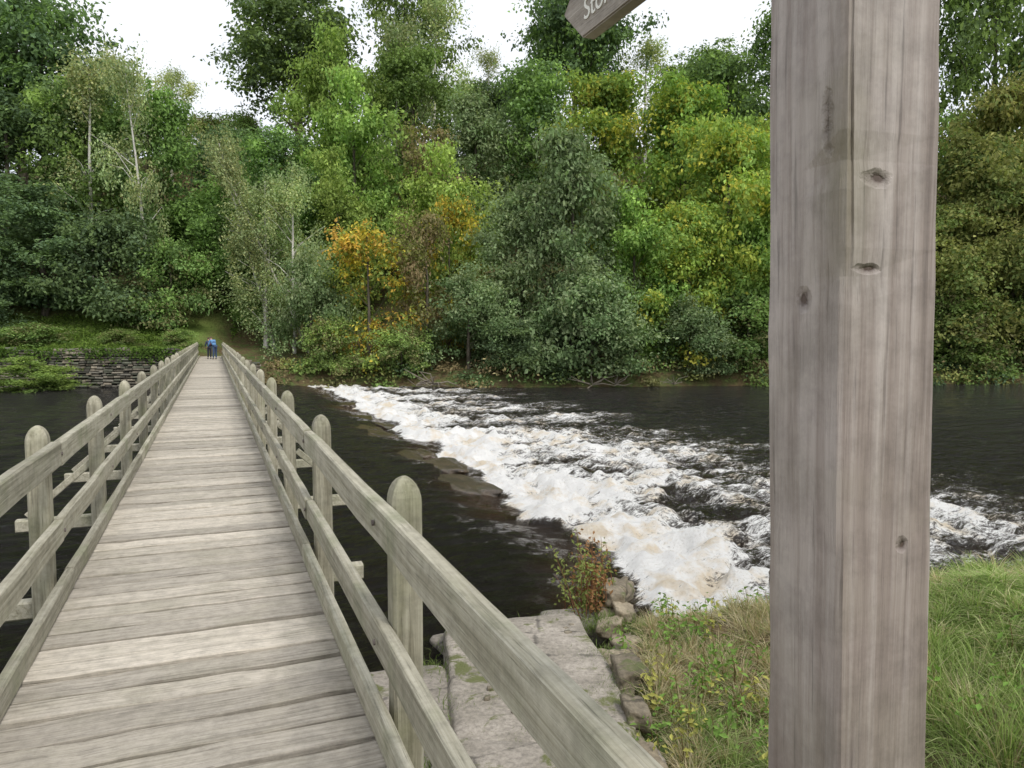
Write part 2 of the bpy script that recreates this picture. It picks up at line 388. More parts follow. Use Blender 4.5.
bm=bmesh.new(); bm.from_mesh(me); bmesh.ops.recalc_face_normals(bm,faces=bm.faces); bmesh.ops.bevel(bm,geom=bm.edges[:],offset=.003,segments=2,affect='EDGES'); bm.to_mesh(me); bm.free()
M_board=wood('board_wood',(.50,.44,.38),(.35,.30,.25),(6,3,60),green=.1,rough=.7)
me.materials.append(M_board)
fb=link('finger_board',me)
tx=bpy.data.curves.new('lettering','FONT'); tx.body='Storiths'; tx.size=.06; tx.extrude=.0008
M_let=simple('letter_paint',(.85,.83,.76),.6,.1)
tx.materials.append(M_let); to=bpy.data.objects.new('lettering',tx); S.collection.objects.link(to)
xx=-D; pt=P0+D*(Lb-.01)+np.array([0,0,zb+.03])+nn*.0012
to.matrix_world=Matrix(((xx[0],0,nn[0],pt[0]),(xx[1],0,nn[1],pt[1]),(xx[2],1,nn[2],pt[2]),(0,0,0,1)))
bpy.context.view_layer.update()
for o in (fb,to):
    o.parent=SP; o.matrix_parent_inverse=SP.matrix_world.inverted()

# ------------------------------------------------------------ trees
def tree_mesh(name,H,R,base,ncl,nl,L,pal,seed,bark=None,style='broad',sparse=0.,nlimb=12,trunkr=.02,stems=1):
    r=np.random.default_rng(seed); mb=MB(); pal=np.array(pal,float)
    k=9; ts=np.linspace(0,1,k); wob=np.cumsum(r.normal(0,.022*H/6,(k,2)),0); wob[0]=0
    TP=np.stack([wob[:,0],wob[:,1],ts*H*.93-.4],1)
    tube(mb,TP,H*trunkr*(1.15-ts)**1.1+.02,(1,1,1),0,8)
    def tp(z): return np.array([np.interp(z,TP[:,2],TP[:,0]),np.interp(z,TP[:,2],TP[:,1]),z])
    cs=[];rs=[];lb=[]
    lob=r.uniform(0,2*pi,4)
    nb=max(10,ncl//6)
    for i in range(nb):
        t=r.random()**.85; ang=r.uniform(0,2*pi)
        if style=='broad': pr=max(.12,math.sin(pi*min(.985,(t*.86+.12)))**.65)
        elif style=='cone': pr=(1-t)**.75*.95+.1
        elif style=='bush': pr=math.cos(t*pi/2*.95)**.55
        else: pr=max(.15,math.sin(pi*(t*.85+.1))**.8)
        pr*=1+.25*math.sin(2*ang+lob[0]+t*3)+.15*math.sin(5*ang+lob[1]+t*9)
        rad=R*pr*(r.uniform(.3,1)**.5)
        z=H*(base+(1-base)*t)*.96
        c=tp(z)+np.array([cos(ang)*rad,sin(ang)*rad,0])
        zs=max(.3,z-rad*r.uniform(.4,.9)); s0=tp(min(zs,H*.85)); mid=(s0+c)/2+np.array([0,0,.12*rad])+r.normal(0,.12,3)
        if i<nlimb or sparse>.3:
            P=[s0,s0*.6+mid*.4+r.normal(0,.05,3),mid,mid*.45+c*.55,c]
            r0=H*trunkr*.42*(1.1-t)
            tube(mb,P,[r0,r0*.75,r0*.5,r0*.32,.015],(1,1,1),0,5)
        nsub=int(r.integers(4,9)); bl=r.uniform(.72,1.25)
        for j in range(nsub):
            q=r.random(); base_p=s0*(1-q)*.35+c*(q+ (1-q)*.65)
            sub=base_p+r.normal(0,1,3)*np.array([.15,.15,.09])*R
            sub[2]=max(sub[2],.15)
            cs.append(sub); rs.append(R*r.uniform(.05,.15)); lb.append(bl*r.uniform(.85,1.18))
    cs=np.array(cs); rs=np.array(rs); lb=np.array(lb); nC=len(cs)
    w=rs**1.7*(r.uniform(.3,1.4,nC)); w/=w.sum()
    idx=r.choice(nC,nl,p=w); g=r.normal(size=(nl,3)); d=nrm(g)
    g=np.clip(g,-2.1,2.1)
    ax=nrm(r.normal(size=(nC,3))*np.array([1,1,.35]))[idx]
    off=g*rs[idx][:,None]*np.array([.8,.8,.5])+ax*(np.clip(r.normal(size=nl),-2,2)*rs[idx]*1.3)[:,None]
    if style=='birch': off[:,2]-=r.random(nl)**1.3*rs[idx]*4.
    pos=cs[idx]+off; pos[:,2]=np.maximum(pos[:,2],r.uniform(-.2,.3,nl))
    nr=nrm(d*.7+r.normal(size=(nl,3))*.5+np.array([0,-.0,.75]))
    ccol=pal[r.integers(0,len(pal),nC)]*lb[:,None]
    col=ccol[idx]*r.uniform(.7,1.35,(nl,1))
    swap=r.random(nl)<.25; col[swap]=pal[r.integers(0,len(pal),swap.sum())]
    sz=L*r.uniform(.6,1.35,nl)
    leaves(mb,pos,nr,sz,sz*.62,col,1,r)
    return mb.mesh(name,[bark or M_bark,M_leaf],smooth=[0]),H,R
A_=lambda p,k: [tuple(x*k for x in q) for q in p]
dk=A_([(.060,.088,.040),(.074,.108,.045),(.054,.080,.043)],2.3)
md=A_([(.088,.13,.040),(.104,.15,.045),(.078,.115,.042)],2.25)
yg=A_([(.18,.21,.045),(.13,.19,.045),(.24,.235,.045),(.11,.165,.045),(.14,.19,.045)],1.95)
br=A_([(.125,.18,.048),(.15,.20,.055),(.105,.155,.048)],2.0)
sv_=A_([(.115,.15,.078),(.10,.14,.065),(.14,.17,.09)],2.15)
ol=A_([(.12,.13,.045),(.14,.14,.05),(.09,.115,.04)],2.1)
og=A_([(.42,.27,.06),(.46,.38,.07),(.34,.22,.06),(.44,.36,.06),(.24,.27,.07),(.18,.23,.06),(.22,.27,.07)],1.2)
bi=A_([(.17,.20,.10),(.20,.21,.10),(.14,.175,.085)],2.05)
bw=A_([(.15,.12,.065),(.13,.13,.06),(.18,.155,.08)],1.8)
T={}
NL=17000
T['oak']=tree_mesh('oak',15,6.5,.25,240,21000,.40,dk+md[:1],1,nlimb=26,trunkr=.024)
T['oak2']=tree_mesh('oak2',15,6,.2,240,NL,.39,md+dk[:1],2,nlimb=22)
T['ash']=tree_mesh('ash',14,5,.1,230,NL,.35,dk,3)
T['ash2']=tree_mesh('ash2',14,5,.08,230,NL,.35,md,4)
T['beech']=tree_mesh('beech',12,5,.03,240,20000,.32,yg,5)
T['lime']=tree_mesh('lime',12,4.8,.04,240,NL,.33,br,6)
T['willow']=tree_mesh('willow',10,4,.02,260,22000,.26,sv_,7,style='cone')
T['willow2']=tree_mesh('willow2',7,4,.0,230,16000,.25,sv_+dk[:1],8,style='bush')
T['olive']=tree_mesh('olive',12,5,.05,230,NL,.32,ol,9)
T['maple']=tree_mesh('maple',8,3.2,.08,150,6500,.25,og,10,sparse=.5,nlimb=25,trunkr=.014)
T['birch']=tree_mesh('birch',15,3.4,.15,180,12000,.20,bi,11,bark=M_birch,style='birch',nlimb=30,trunkr=.012)
T['birch2']=tree_mesh('birch2',14,3.0,.3,120,5000,.21,bi,12,bark=M_birch,style='birch',nlimb=30,trunkr=.011)
T['hazel']=tree_mesh('hazel',6,4,.0,200,14000,.27,md+bw[1:2],13,style='bush')
T['brown']=tree_mesh('brown',8,3.2,.05,130,6000,.23,bw+ol[:1],14,sparse=.5,nlimb=30)
T['dbush']=tree_mesh('dbush',7,4.5,.0,220,16000,.29,dk,15,style='bush')
nm={'oak':'oak_tree','oak2':'oak_tree','ash':'ash_tree','ash2':'ash_tree','beech':'beech_tree','lime':'lime_tree','willow':'willow_tree','willow2':'willow_bush','olive':'hornbeam_tree','maple':'maple_tree','birch':'birch_tree','birch2':'birch_tree','hazel':'hazel_bush','brown':'hawthorn_tree','dbush':'alder_bush'}
def place(k,x,y,top,wid=None,lean=(0,0),rz=None):
    me,H,R=T[k]; z=float(terr(x,y))-.1; h=top-z; s=h/H*.97; w=s if wid is None else wid/(2*R)
    return link(nm[k],me,(x,y,z),(radians(lean[0]),radians(lean[1]),rng.uniform(0,6.28) if rz is None else rz),(w,w,s))
TL=[ ('oak',-46,71,37,15),('ash',-55,74,32,14),('ash2',-42,77,29,9),('birch',-43.5,82,35,8),('birch',-36,80,33,7),('hazel',-35,88,29,9),
 ('oak',-25.5,91,46,17),('hazel',-33,93,31,6),('oak2',-12.5,88,47,12),('birch2',-8.5,84,42,8),('hazel',-4,94,35,8),('birch2',-2.8,92,39,5),('dbush',-1,88,33,9),
 ('oak',7.2,88,46,14),('birch2',15,86,38,7),('ash2',20,88,36,9),('oak2',30,84,40,12),('ash2',25,92,39,10),
 ('oak',39,82,44,14),('oak2',48,76,44,14),('oak2',62,80,44,16),('oak2',-75,70,37,18),
 ('ash',-42,63,24,12),('oak2',-37,66,26,10),('ash2',-31.5,66,26,9),('ash',-56,60,23,13),('dbush',-27,72,23,10),('birch2',-35,63,28,7),
 ('lime',-17.5,74,33,9),('lime',-14,68,27,9),('ash2',-10,76,33,10),('brown',-8,68,23,8),('birch2',-11.5,76,36,6),('willow',-3.5,72,27,9),('oak2',2.5,74,30,11),('beech',8.5,70,28,11),
 ('beech',15,67,26.5,11),('oak2',21,74,31,13),('oak2',29,72,29,13),('beech',20,63,22,9),('olive',42,66,26,12),('oak2',53,68,30,15),
 ('olive',37,60,20,11),('oak2',-20,67,22,9),('lime',-14.5,63,19,7),('ash2',-24,62,17,8),('lime',-5.5,62,19,8),('ash2',33,65,24,10),
 ('dbush',-41,56,12.5,11),('ash',-36,57.5,15,9),('dbush',-31,58,13,9),('dbush',-49,55,13,12),('hazel',-26.5,58,11,7),('ash2',-20.5,60,13,6),
 ('birch',-19,57.5,17,6),('birch',-16.5,56.5,18,5),('willow2',-14.5,54,9.5,6),('maple',-10,52.5,12,7),('brown',-6.2,54,13,6),('maple',-4.8,57,15,5.5),
 ('hazel',-12.5,52.2,5,5),('willow2',-3,52.3,8,7),('willow',4.3,54,19,9),('willow',.8,56,15,8),('willow2',5.5,52,8.5,8),('lime',9,54.5,14,7),('beech',16.5,57.5,20,10),('beech',13,55,13.5,8),
 ('lime',20,56,15,8),('hazel',17,54,7,8),('willow2',12.5,52.7,6,6),('hazel',22.5,55,7,8),('beech',25,58,18,9),('olive',33.5,57.5,14,9),('olive',38.5,57.5,16,9),('hazel',33,56,7,8),('olive',44,59,17,10),('hazel',40,57,7,9),('olive',51,60,17,11),('dbush',0.5,51.6,4.5,6),
 ('hazel',-7.6,51.6,4.5,5),('olive',60,61,18,14),('dbush',-62,52,14,14),
 ('hazel',-33,51.5,4.4,5),('hazel',-27.5,52.5,4.0,3.5),('dbush',-38,52,6.5,7),('hazel',-44,49,5.5,6),('hazel',-23.8,53.5,4.0,3)]
for t in TL: place(*t)
place('birch2',-15.5,57,20,4,lean=(0,-24),rz=0)
place('birch2',-18.5,58,21,5,lean=(0,-14),rz=0)
place('birch2',-29,60,27,5,lean=(0,-4),rz=1)
link('bramble_bush',T['lime'][0],(-28.6,44.3,-.1),(0,0,1),(.5,.42,.19))
ug=MB(); r=np.random.default_rng(21)
nc=420; ux=r.uniform(-60,62,nc); us=np.where(r.random(nc)<.6,r.uniform(-.2,2.5,nc),r.uniform(6,40,nc))
keep=~((ux<-17)&(us<9)); ux=ux[keep];us=us[keep]; uy=ysh(ux)+us; uz=terr(ux,uy)
ub,_=uv(ux,uy); k2=~((np.abs(ub+.2)<2.2)); ux,uy,uz,us=ux[k2],uy[k2],uz[k2],us[k2]; nc=len(ux)
rr_=r.uniform(.4,1.2,nc); nl=50000; idx=r.choice(nc,nl); g=r.normal(size=(nl,3)); d=nrm(g); g[:,2]=np.abs(g[:,2])
pos=np.stack([ux,uy,uz],1)[idx]+g*(rr_[idx]*.7)[:,None]*np.array([1.2,1.2,.7])
P=np.array(dk+md+ol+bw); cc=P[r.integers(0,len(P),nc)]*r.uniform(.7,1.3,(nc,1))
leaves(ug,pos,nrm(d+r.normal(size=(nl,3))*.6+np.array([0,0,.6])),.26*r.uniform(.6,1.3,nl),.15,cc[idx]*r.uniform(.7,1.3,(nl,1)),0,r)
ug.obj('undergrowth',[M_leaf2])
gb=MB(); nl=60000; x=r.uniform(-62,-21.5,nl); y=ysh(x)+r.uniform(.3,11,nl); tt=.5+.5*fbm(x*.55,y*.55,3,2)/.5; z=terr(x,y)+r.uniform(0,1,nl)*(.15+.6*np.clip(tt,0,1)**2)
tu,_=uv(x,y); kk=(np.abs(tu+.2)>1.6); x,y,z,tt=x[kk],y[kk],z[kk],tt[kk]; nl=len(x)
gcol=np.array([(.17,.26,.05),(.21,.30,.07),(.12,.19,.045)])[r.integers(0,3,nl)]*r.uniform(.6,1.3,(nl,1))*(1.15-.4*np.clip(tt,0,1))[:,None]
leaves(gb,np.stack([x,y,z],1),nrm(r.normal(size=(nl,3))*.7+np.array([0,-.4,.7])),.26*r.uniform(.6,1.4,nl),.10,gcol,0,r)
gb.obj('grass_bank',[M_leaf2])
dw=MB()
for (bx,by,sc) in ((-5.3,50.0,1.1),(-6.4,49.9,.9),(5.4,50.0,1.),(7.0,50.1,.8),(11,50.4,.6)):
    for k in range(8):
        a=r.uniform(0,2*pi); L_=r.uniform(.8,2.0)*sc; p=np.array([bx,by,.2]); q=p+np.array([cos(a)*L_,-abs(sin(a))*L_*.4,r.uniform(-.2,1.0)*sc])
        tube(dw,[p,(p+q)/2+r.normal(0,.14,3),q],[.06*sc,.04*sc,.012],(1,1,1),0,5)
dw.obj('driftwood',[simple('driftwood_mat',(.22,.19,.15),.9)])

# ------------------------------------------------------------ stone walls far bank
M_stone=simple('wall_stone',(1.15,1.15,1.15),.9,.35,6,.5,attr=True,dist=.03)
def stonewall(name,pa,pb,z0,z1,th,seed,ch=.2):
    r=np.random.default_rng(seed); mb=MB(); pa=np.array(pa,float); pb=np.array(pb,float); L=np.linalg.norm(pb-pa); d=(pb-pa)/L; nn_=np.array([d[1],-d[0]])
    z=z0
    while z<z1:
        h=ch*r.uniform(.8,1.2); s=-r.random()*.4; last=z+h>=z1
        while s<L:
            l=r.uniform(.22,.7); o=nn_*r.normal(0,.05)
            a=pa+d*(s+.015)+o; b=pa+d*(s+l-.015)+o; g=r.uniform(.5,1.3)
            c=np.array([(.2,.18,.14),(.15,.14,.115),(.24,.21,.16),(.13,.135,.10)])[r.integers(0,4)]*g
            hh=(h-.025)*r.uniform(.75,1.05)
            if last: hh+=r.uniform(-.08,.12)
            zz=z+hh/2+r.normal(0,.02)
            if not (last and r.random()<.3): beam(mb,(a[0],a[1],zz),(b[0],b[1],zz+r.normal(0,.015)),th,hh,.03,1,0,col=c)
            s+=l
        z+=h
    return mb.obj(name,[M_stone])
stonewall('stone_wall',(-64,40.2),(-21.9,48.9),-.3,2.55,1.1,5,.17)
stonewall('bridge_abutment',(-21.6,49.2),(-17.2,50.6),-.4,1.75,1.6,6)
wv=MB(); nl=7000; t=r.random(nl); cl=r.integers(0,26,nl); cx=np.random.default_rng(3).uniform(-60,-22,26); x=cx[cl]+r.normal(0,.7,nl); y=np.interp(x,[-64,-21.9],[40.2,48.9])-.62-r.random(nl)*.25; z=2.75-np.abs(r.normal(0,.4,nl))
leaves(wv,np.stack([x,y,z],1),nrm(r.normal(size=(nl,3))+np.array([0,-1,.4])),.2,.11,np.array([(.14,.22,.05),(.1,.17,.04)])[r.integers(0,2,nl)]*r.uniform(.7,1.3,(nl,1)),0,r)
wv.obj('wall_ivy',[M_leaf2])

# ------------------------------------------------------------ near bank: slabs, ruined wall
def rock(mb,c,size,seed,col,rot=0.,rough=.09,sub=3,ex=7,flat=0.,tilt=0.):
    bm=bmesh.new(); bmesh.ops.create_cube(bm,size=1)
    bmesh.ops.subdivide_edges(bm,edges=bm.edges[:],cuts=sub*2+1,use_grid_fill=True)
    V=np.array([v.co[:] for v in bm.verts]); F=[[v.index for v in f.verts] for f in bm.faces]; bm.free()
    p=V*2; n8=(np.abs(p)**ex).sum(1)**(1/ex); V=p/n8[:,None]*.5
    o=seed*3.7
    nz=fbm(V[:,0]*3+o,V[:,1]*3+V[:,2]*2.3,3,1)+fbm(V[:,2]*3+o,V[:,0]*3-V[:,1]*1.7,3,2)
    k=rough*nz[:,None]*1.6; V=V*(1+k*np.array([1,1,1-flat])); V=V*np.array(size)
    V[:,2]+=tilt*V[:,0]
    cr,sr=cos(rot),sin(rot); x=V[:,0]*cr-V[:,1]*sr; y=V[:,0]*sr+V[:,1]*cr
    mb.add(np.stack([x,y,V[:,2]],1)+np.array(c),F,col)
def mossystone(name,c1,c2,moss,amt,rough=.85):
    m,nt=newmat(name); n=N(nt); pos=n('ShaderNodeNewGeometry').outputs['Position']
    att=n('ShaderNodeAttribute',attribute_name='Col').outputs['Color']
    a=n.noise(pos,2.2,7,.65); b=n.noise(pos,22,6,.7); c=n.noise(pos,3.1,6,.7,.5)
    col=n.ramp(a,[(.35,c2),(.62,c1)]); col=n.mix(1.,col,n.ramp(b,[(.3,.6),(.62,1.2)]),'MULTIPLY'); col=n.mix(1.,col,att,'MULTIPLY')
    vo=n('ShaderNodeTexVoronoi',{'Vector':n.mapv(pos,(1,1,.4)),'Scale':.9},feature='DISTANCE_TO_EDGE').outputs['Distance']
    ck=n.ramp(n.math('ADD',vo,n.math('MULTIPLY',n.math('SUBTRACT',n.noise(pos,5,6,.7),.5),.14)),[(.0,.3),(.02,1.)])
    col=n.mix(.8,col,ck,'MULTIPLY')
    col=n.mix(n.ramp(c,[(.62-amt*.25,0.),(.68-amt*.2,1.)]),col,moss)
    bp=n('ShaderNodeBump',{'Strength':.7,'Distance':.04,'Height':n.math('ADD',a,n.math('MULTIPLY',b,.4))}).outputs[0]
    n.out(n('ShaderNodeBsdfPrincipled',{'Base Color':col,'Roughness':rough,'Normal':bp}).outputs[0]); return m
M_slab=mossystone('slab_stone',(.37,.33,.28),(.23,.205,.165),(.12,.13,.045),.3)
M_rub=mossystone('rubble_stone',(.36,.31,.23),(.16,.135,.095),(.1,.11,.04),.35)
M_wet=mossystone('wet_ledge_stone',(.09,.065,.04),(.04,.03,.02),(.05,.045,.02),.2,.2)
sl=MB()
rock(sl,(.12,6.75,.26),(1.5,2.6,.5),3,(1,1,1),.12,.04,8,ex=16,flat=.95,tilt=.02)
rock(sl,(-.80,6.15,.16),(.8,1.8,.5),4,(.85,.85,.85),.28,.05,6,ex=14,flat=.95)
rock(sl,(.2,4.5,.28),(1.7,2.0,.5),5,(.95,.95,.95),-.1,.04,6,ex=14,flat=.95)
rock(sl,(-.25,7.95,.10),(1.1,.6,.4),6,(.7,.7,.7),.4,.06,5,ex=12,flat=.9)
rock(sl,(.74,8.35,.16),(.8,.6,.42),7,(.8,.8,.8),.2,.06,5,ex=12,flat=.8)
rock(sl,(-1.0,4.6,.16),(.9,1.3,.5),9,(.75,.75,.75),.1,.06,5,ex=12,flat=.9)
sl.obj('stone_slab',[M_slab],smooth=True)
wr=MB(); r3=np.random.default_rng(17)
for i in range(16):
    v=r3.uniform(14,42); u=float(uweir(v))-r3.uniform(.3,1.2); x,y=xy(u,v); s=r3.uniform(.8,2.0)
    rock(wr,(x,y,.02+r3.uniform(-.04,.03)),(s*.5,s*1.3,r3.uniform(.26,.38)),int(r3.integers(999)),(1,1,1),TH+r3.normal(0,.2),.16,4,ex=5,flat=.2)
wr.obj('weir_ledge_rocks',[M_wet],smooth=True)
rb=MB(); r2=np.random.default_rng(8)
for row in range(2):
    t=0
    while t<1:
        p=np.array([.88,5.0])*(1-t)+np.array([1.28,8.9])*t; l=r2.uniform(.2,.55)
        if row<1 or r2.random()<.5:
            g=r2.uniform(.6,1.15); rock(rb,(p[0]+r2.normal(0,.05),p[1]+l/2,.38+row*.14+r2.normal(0,.025)),(r2.uniform(.18,.4),l*.98,r2.uniform(.12,.19)),int(r2.integers(999)),(g,g*.97,g*.92),-.11+r2.normal(0,.2),.16,3,ex=9,tilt=r2.normal(0,.1))
        t+=l/4.1
for i in range(40):
    x=r2.uniform(.9,3.2); y=ysn(x)-r2.uniform(-.6,.5); s=r2.uniform(.12,.45); g=r2.uniform(.35,.7)
    rock(rb,(x,y,float(terr(x,y))+.02),(s,s*.8,s*.55),int(r2.integers(999)),(g,g,g),r2.uniform(0,3),.16,2)
for i in range(20):
    x=r2.uniform(-.6,.7); y=r2.uniform(4.6,7.8); s=r2.uniform(.03,.09); g=r2.uniform(.5,1.0)
    rock(rb,(x,y,.51),(s,s*.8,s*.6),int(r2.integers(999)),(g,g,g),r2.uniform(0,3),.16,1)
for i in range(16):
    g=r2.uniform(.3,.6); s=r2.uniform(.25,.45); rock(rb,(3.1+r2.uniform(-.15,.25),5.2+i*.2,.88+r2.uniform(-.15,.2)),(s,s,s*.6),int(r2.integers(999)),(g,g,g),r2.uniform(0,3),.14,2)
rb.obj('rubble_wall',[M_rub],smooth=True)

# ------------------------------------------------------------ grass near
def blades(mb,x,y,h,w,col,lean,r,nseg=3,z=None,dirn=None):
    n_=len(x); z=terr(x,y) if z is None else z
    a=r.uniform(0,2*pi,n_) if dirn is None else dirn+r.normal(0,.7,n_); dx,dy=np.cos(a),np.sin(a); b=r.uniform(0,2*pi,n_)
    sx,sy=np.cos(b)*w/2,np.sin(b)*w/2
    rows=[]
    for i in range(nseg+1):
        t=i/nseg; k=1-t**1.6*.92; cx=x+dx*lean*t*t; cy=y+dy*lean*t*t; cz=z-.02+h*t*(1-.35*t*np.minimum(lean/np.maximum(h,.01),1.8))
        rows+= [np.stack([cx-sx*k,cy-sy*k,cz],1),np.stack([cx+sx*k,cy+sy*k,cz],1)]
    V=np.stack(rows,1); base=(np.arange(n_)*2*(nseg+1))[:,None]
    F=np.concatenate([base+np.array([2*i,2*i+1,2*i+3,2*i+2]) for i in range(nseg)],0)
    mb.add(V.reshape(-1,3),F,np.repeat(col,2*(nseg+1),axis=0),0)
gr=MB(); r=np.random.default_rng(31)
green=np.array([(.31,.42,.13),(.37,.47,.17),(.24,.35,.10),(.47,.49,.25)]); dry=np.array([(.54,.46,.29),(.44,.35,.22),(.60,.52,.36),(.27,.33,.13)])
nt_=2100; tx_=r.uniform(2.9,8.5,nt_); ty_=r.uniform(2.6,9,nt_); k=(ty_<ysn(tx_)-.3)&(tx_/ty_>.46)&(fbm(tx_*1.2,ty_*1.2,2,14)>-.42); tx_,ty_=tx_[k],ty_[k]; nt_=len(tx_)
th_=r.uniform(.12,.34,nt_)*(1+.5*vn(tx_*.9,ty_*.9,21)); tc_=r.random(nt_); n_=95000; id_=r.integers(0,nt_,n_); a=r.uniform(0,2*pi,n_); rad=np.abs(r.normal(0,.08,n_))
x=tx_[id_]+np.cos(a)*rad; y=ty_[id_]+np.sin(a)*rad
isdry=tc_[id_]+r.normal(0,.12,n_)>.84
colr=np.where(isdry[:,None],dry[r.integers(0,4,n_)],green[r.integers(0,4,n_)])*r.uniform(.7,1.25,(n_,1))*(.8+.4*tc_[id_])[:,None]
blades(gr,x,y,th_[id_]*r.uniform(.6,1.25,n_),.009,colr,rad*1.6+r.uniform(.02,.16,n_),r,dirn=a)
nt_=900; tx_=r.uniform(1.0,3.8,nt_); ty_=r.uniform(2.4,9.5,nt_); k=(ty_<ysn(tx_)-.1)&(tx_>(.86+(ty_-5)*.11)+.2)&(fbm(tx_*1.7,ty_*1.7,3,4)>-.2); tx_,ty_=tx_[k],ty_[k]; nt_=len(tx_)
th_=r.uniform(.06,.28,nt_); tc_=sst(-.2,.2,fbm(tx_*.9+3,ty_*.7,3,7)+.10*(ty_-5.5))+r.normal(0,.2,nt_)
n_=45000; id_=r.integers(0,nt_,n_); a=r.uniform(0,2*pi,n_); rad=np.abs(r.normal(0,.07,n_)); x=tx_[id_]+np.cos(a)*rad; y=ty_[id_]+np.sin(a)*rad
isdry=tc_[id_]+r.normal(0,.15,n_)>.5
colr=np.where(isdry[:,None],dry[r.integers(0,4,n_)],green[r.integers(0,4,n_)]*.8)*r.uniform(.7,1.25,(n_,1))
blades(gr,x,y,th_[id_]*r.uniform(.6,1.25,n_),.008,colr,rad*1.5+r.uniform(.02,.14,n_),r,dirn=a)
for (cx,cy,cz,nn_) in ((-.5,7.75,.3,500),(-.2,8.05,.28,500),(-.36,6.1,.45,450),(.4,8.15,.35,600),(.78,7.0,.48,600),(.1,5.5,.46,350),(-.85,6.9,.38,350),(-.5,5.2,.44,400),(.78,6.2,.48,500),(.75,8.1,.38,500),(-.38,6.8,.45,400),(.76,5.4,.5,500),(1.1,7.9,.5,500),(1.0,6.4,.5,500)):
    x=cx+r.normal(0,.12,nn_); y=cy+r.normal(0,.14,nn_)
    blades(gr,x,y,r.uniform(.03,.12,nn_),.007,green[r.integers(0,3,nn_)]*.55,r.uniform(.02,.1,nn_),r,z=np.full(nn_,cz-.01))
gr.obj('grass',[M_leaf2])
we=MB()
for i in range(90):
    if i<50: cx=r.uniform(1.05,2.1); cy=r.uniform(4.0,7.4)
    elif i<80: cx=r.uniform(1.6,3.2); cy=r.uniform(6.0,8.5)
    else: cx=r.uniform(3,4); cy=r.uniform(4.5,5.5)
    cz=float(terr(cx,cy)); k=int(r.integers(14,34)); a=r.uniform(0,2*pi,k); rad=r.uniform(.02,.15,k); hh=r.uniform(.03,.30,k)
    pos=np.stack([cx+np.cos(a)*rad,cy+np.sin(a)*rad,cz+hh],1); nr=nrm(np.stack([np.cos(a)*.6,np.sin(a)*.6,np.full(k,.8)],1)+r.normal(0,.3,(k,3)))
    yel=r.random()<.2; c=np.array((.42,.41,.12) if yel else (.2,.33,.08))*r.uniform(.6,1.25,(k,1))
    sz=r.uniform(.035,.085,k); leaves(we,pos,nr,sz,sz*.5,c,0,r)
    tube(we,[(cx,cy,cz),(cx+.02,cy,cz+.15),(cx,cy+.02,cz+.3)],[.005,.004,.002],(.2,.15,.07),0,4)
we.obj('weeds',[M_leaf2])
sh=MB()
for i in range(30):
    cx,cy=.95+r.normal(0,.13),8.5+r.normal(0,.15); h=r.uniform(.4,1.1); lx,ly=r.normal(0,.15,2)
    P=[(cx,cy,.25),(cx+lx*.4,cy+ly*.4,.25+h*.5),(cx+lx,cy+ly,.25+h)]
    red=r.random()<.4; tube(sh,P,[.007,.005,.002],(.24,.12,.07),0,4)
    k=38; t=r.random(k)**.8; pos=np.array(P[0])*(1-t[:,None])+np.array(P[2])*t[:,None]+r.normal(0,.05,(k,3))
    c=np.array((.34,.19,.09) if red else (.26,.31,.10))*r.uniform(.6,1.3,(k,1)); leaves(sh,pos,nrm(r.normal(size=(k,3))+np.array([0,-.3,.6])),.06*r.uniform(.6,1.4,k),.03,c,0,r)
sh.obj('riverside_shrub',[M_leaf2])

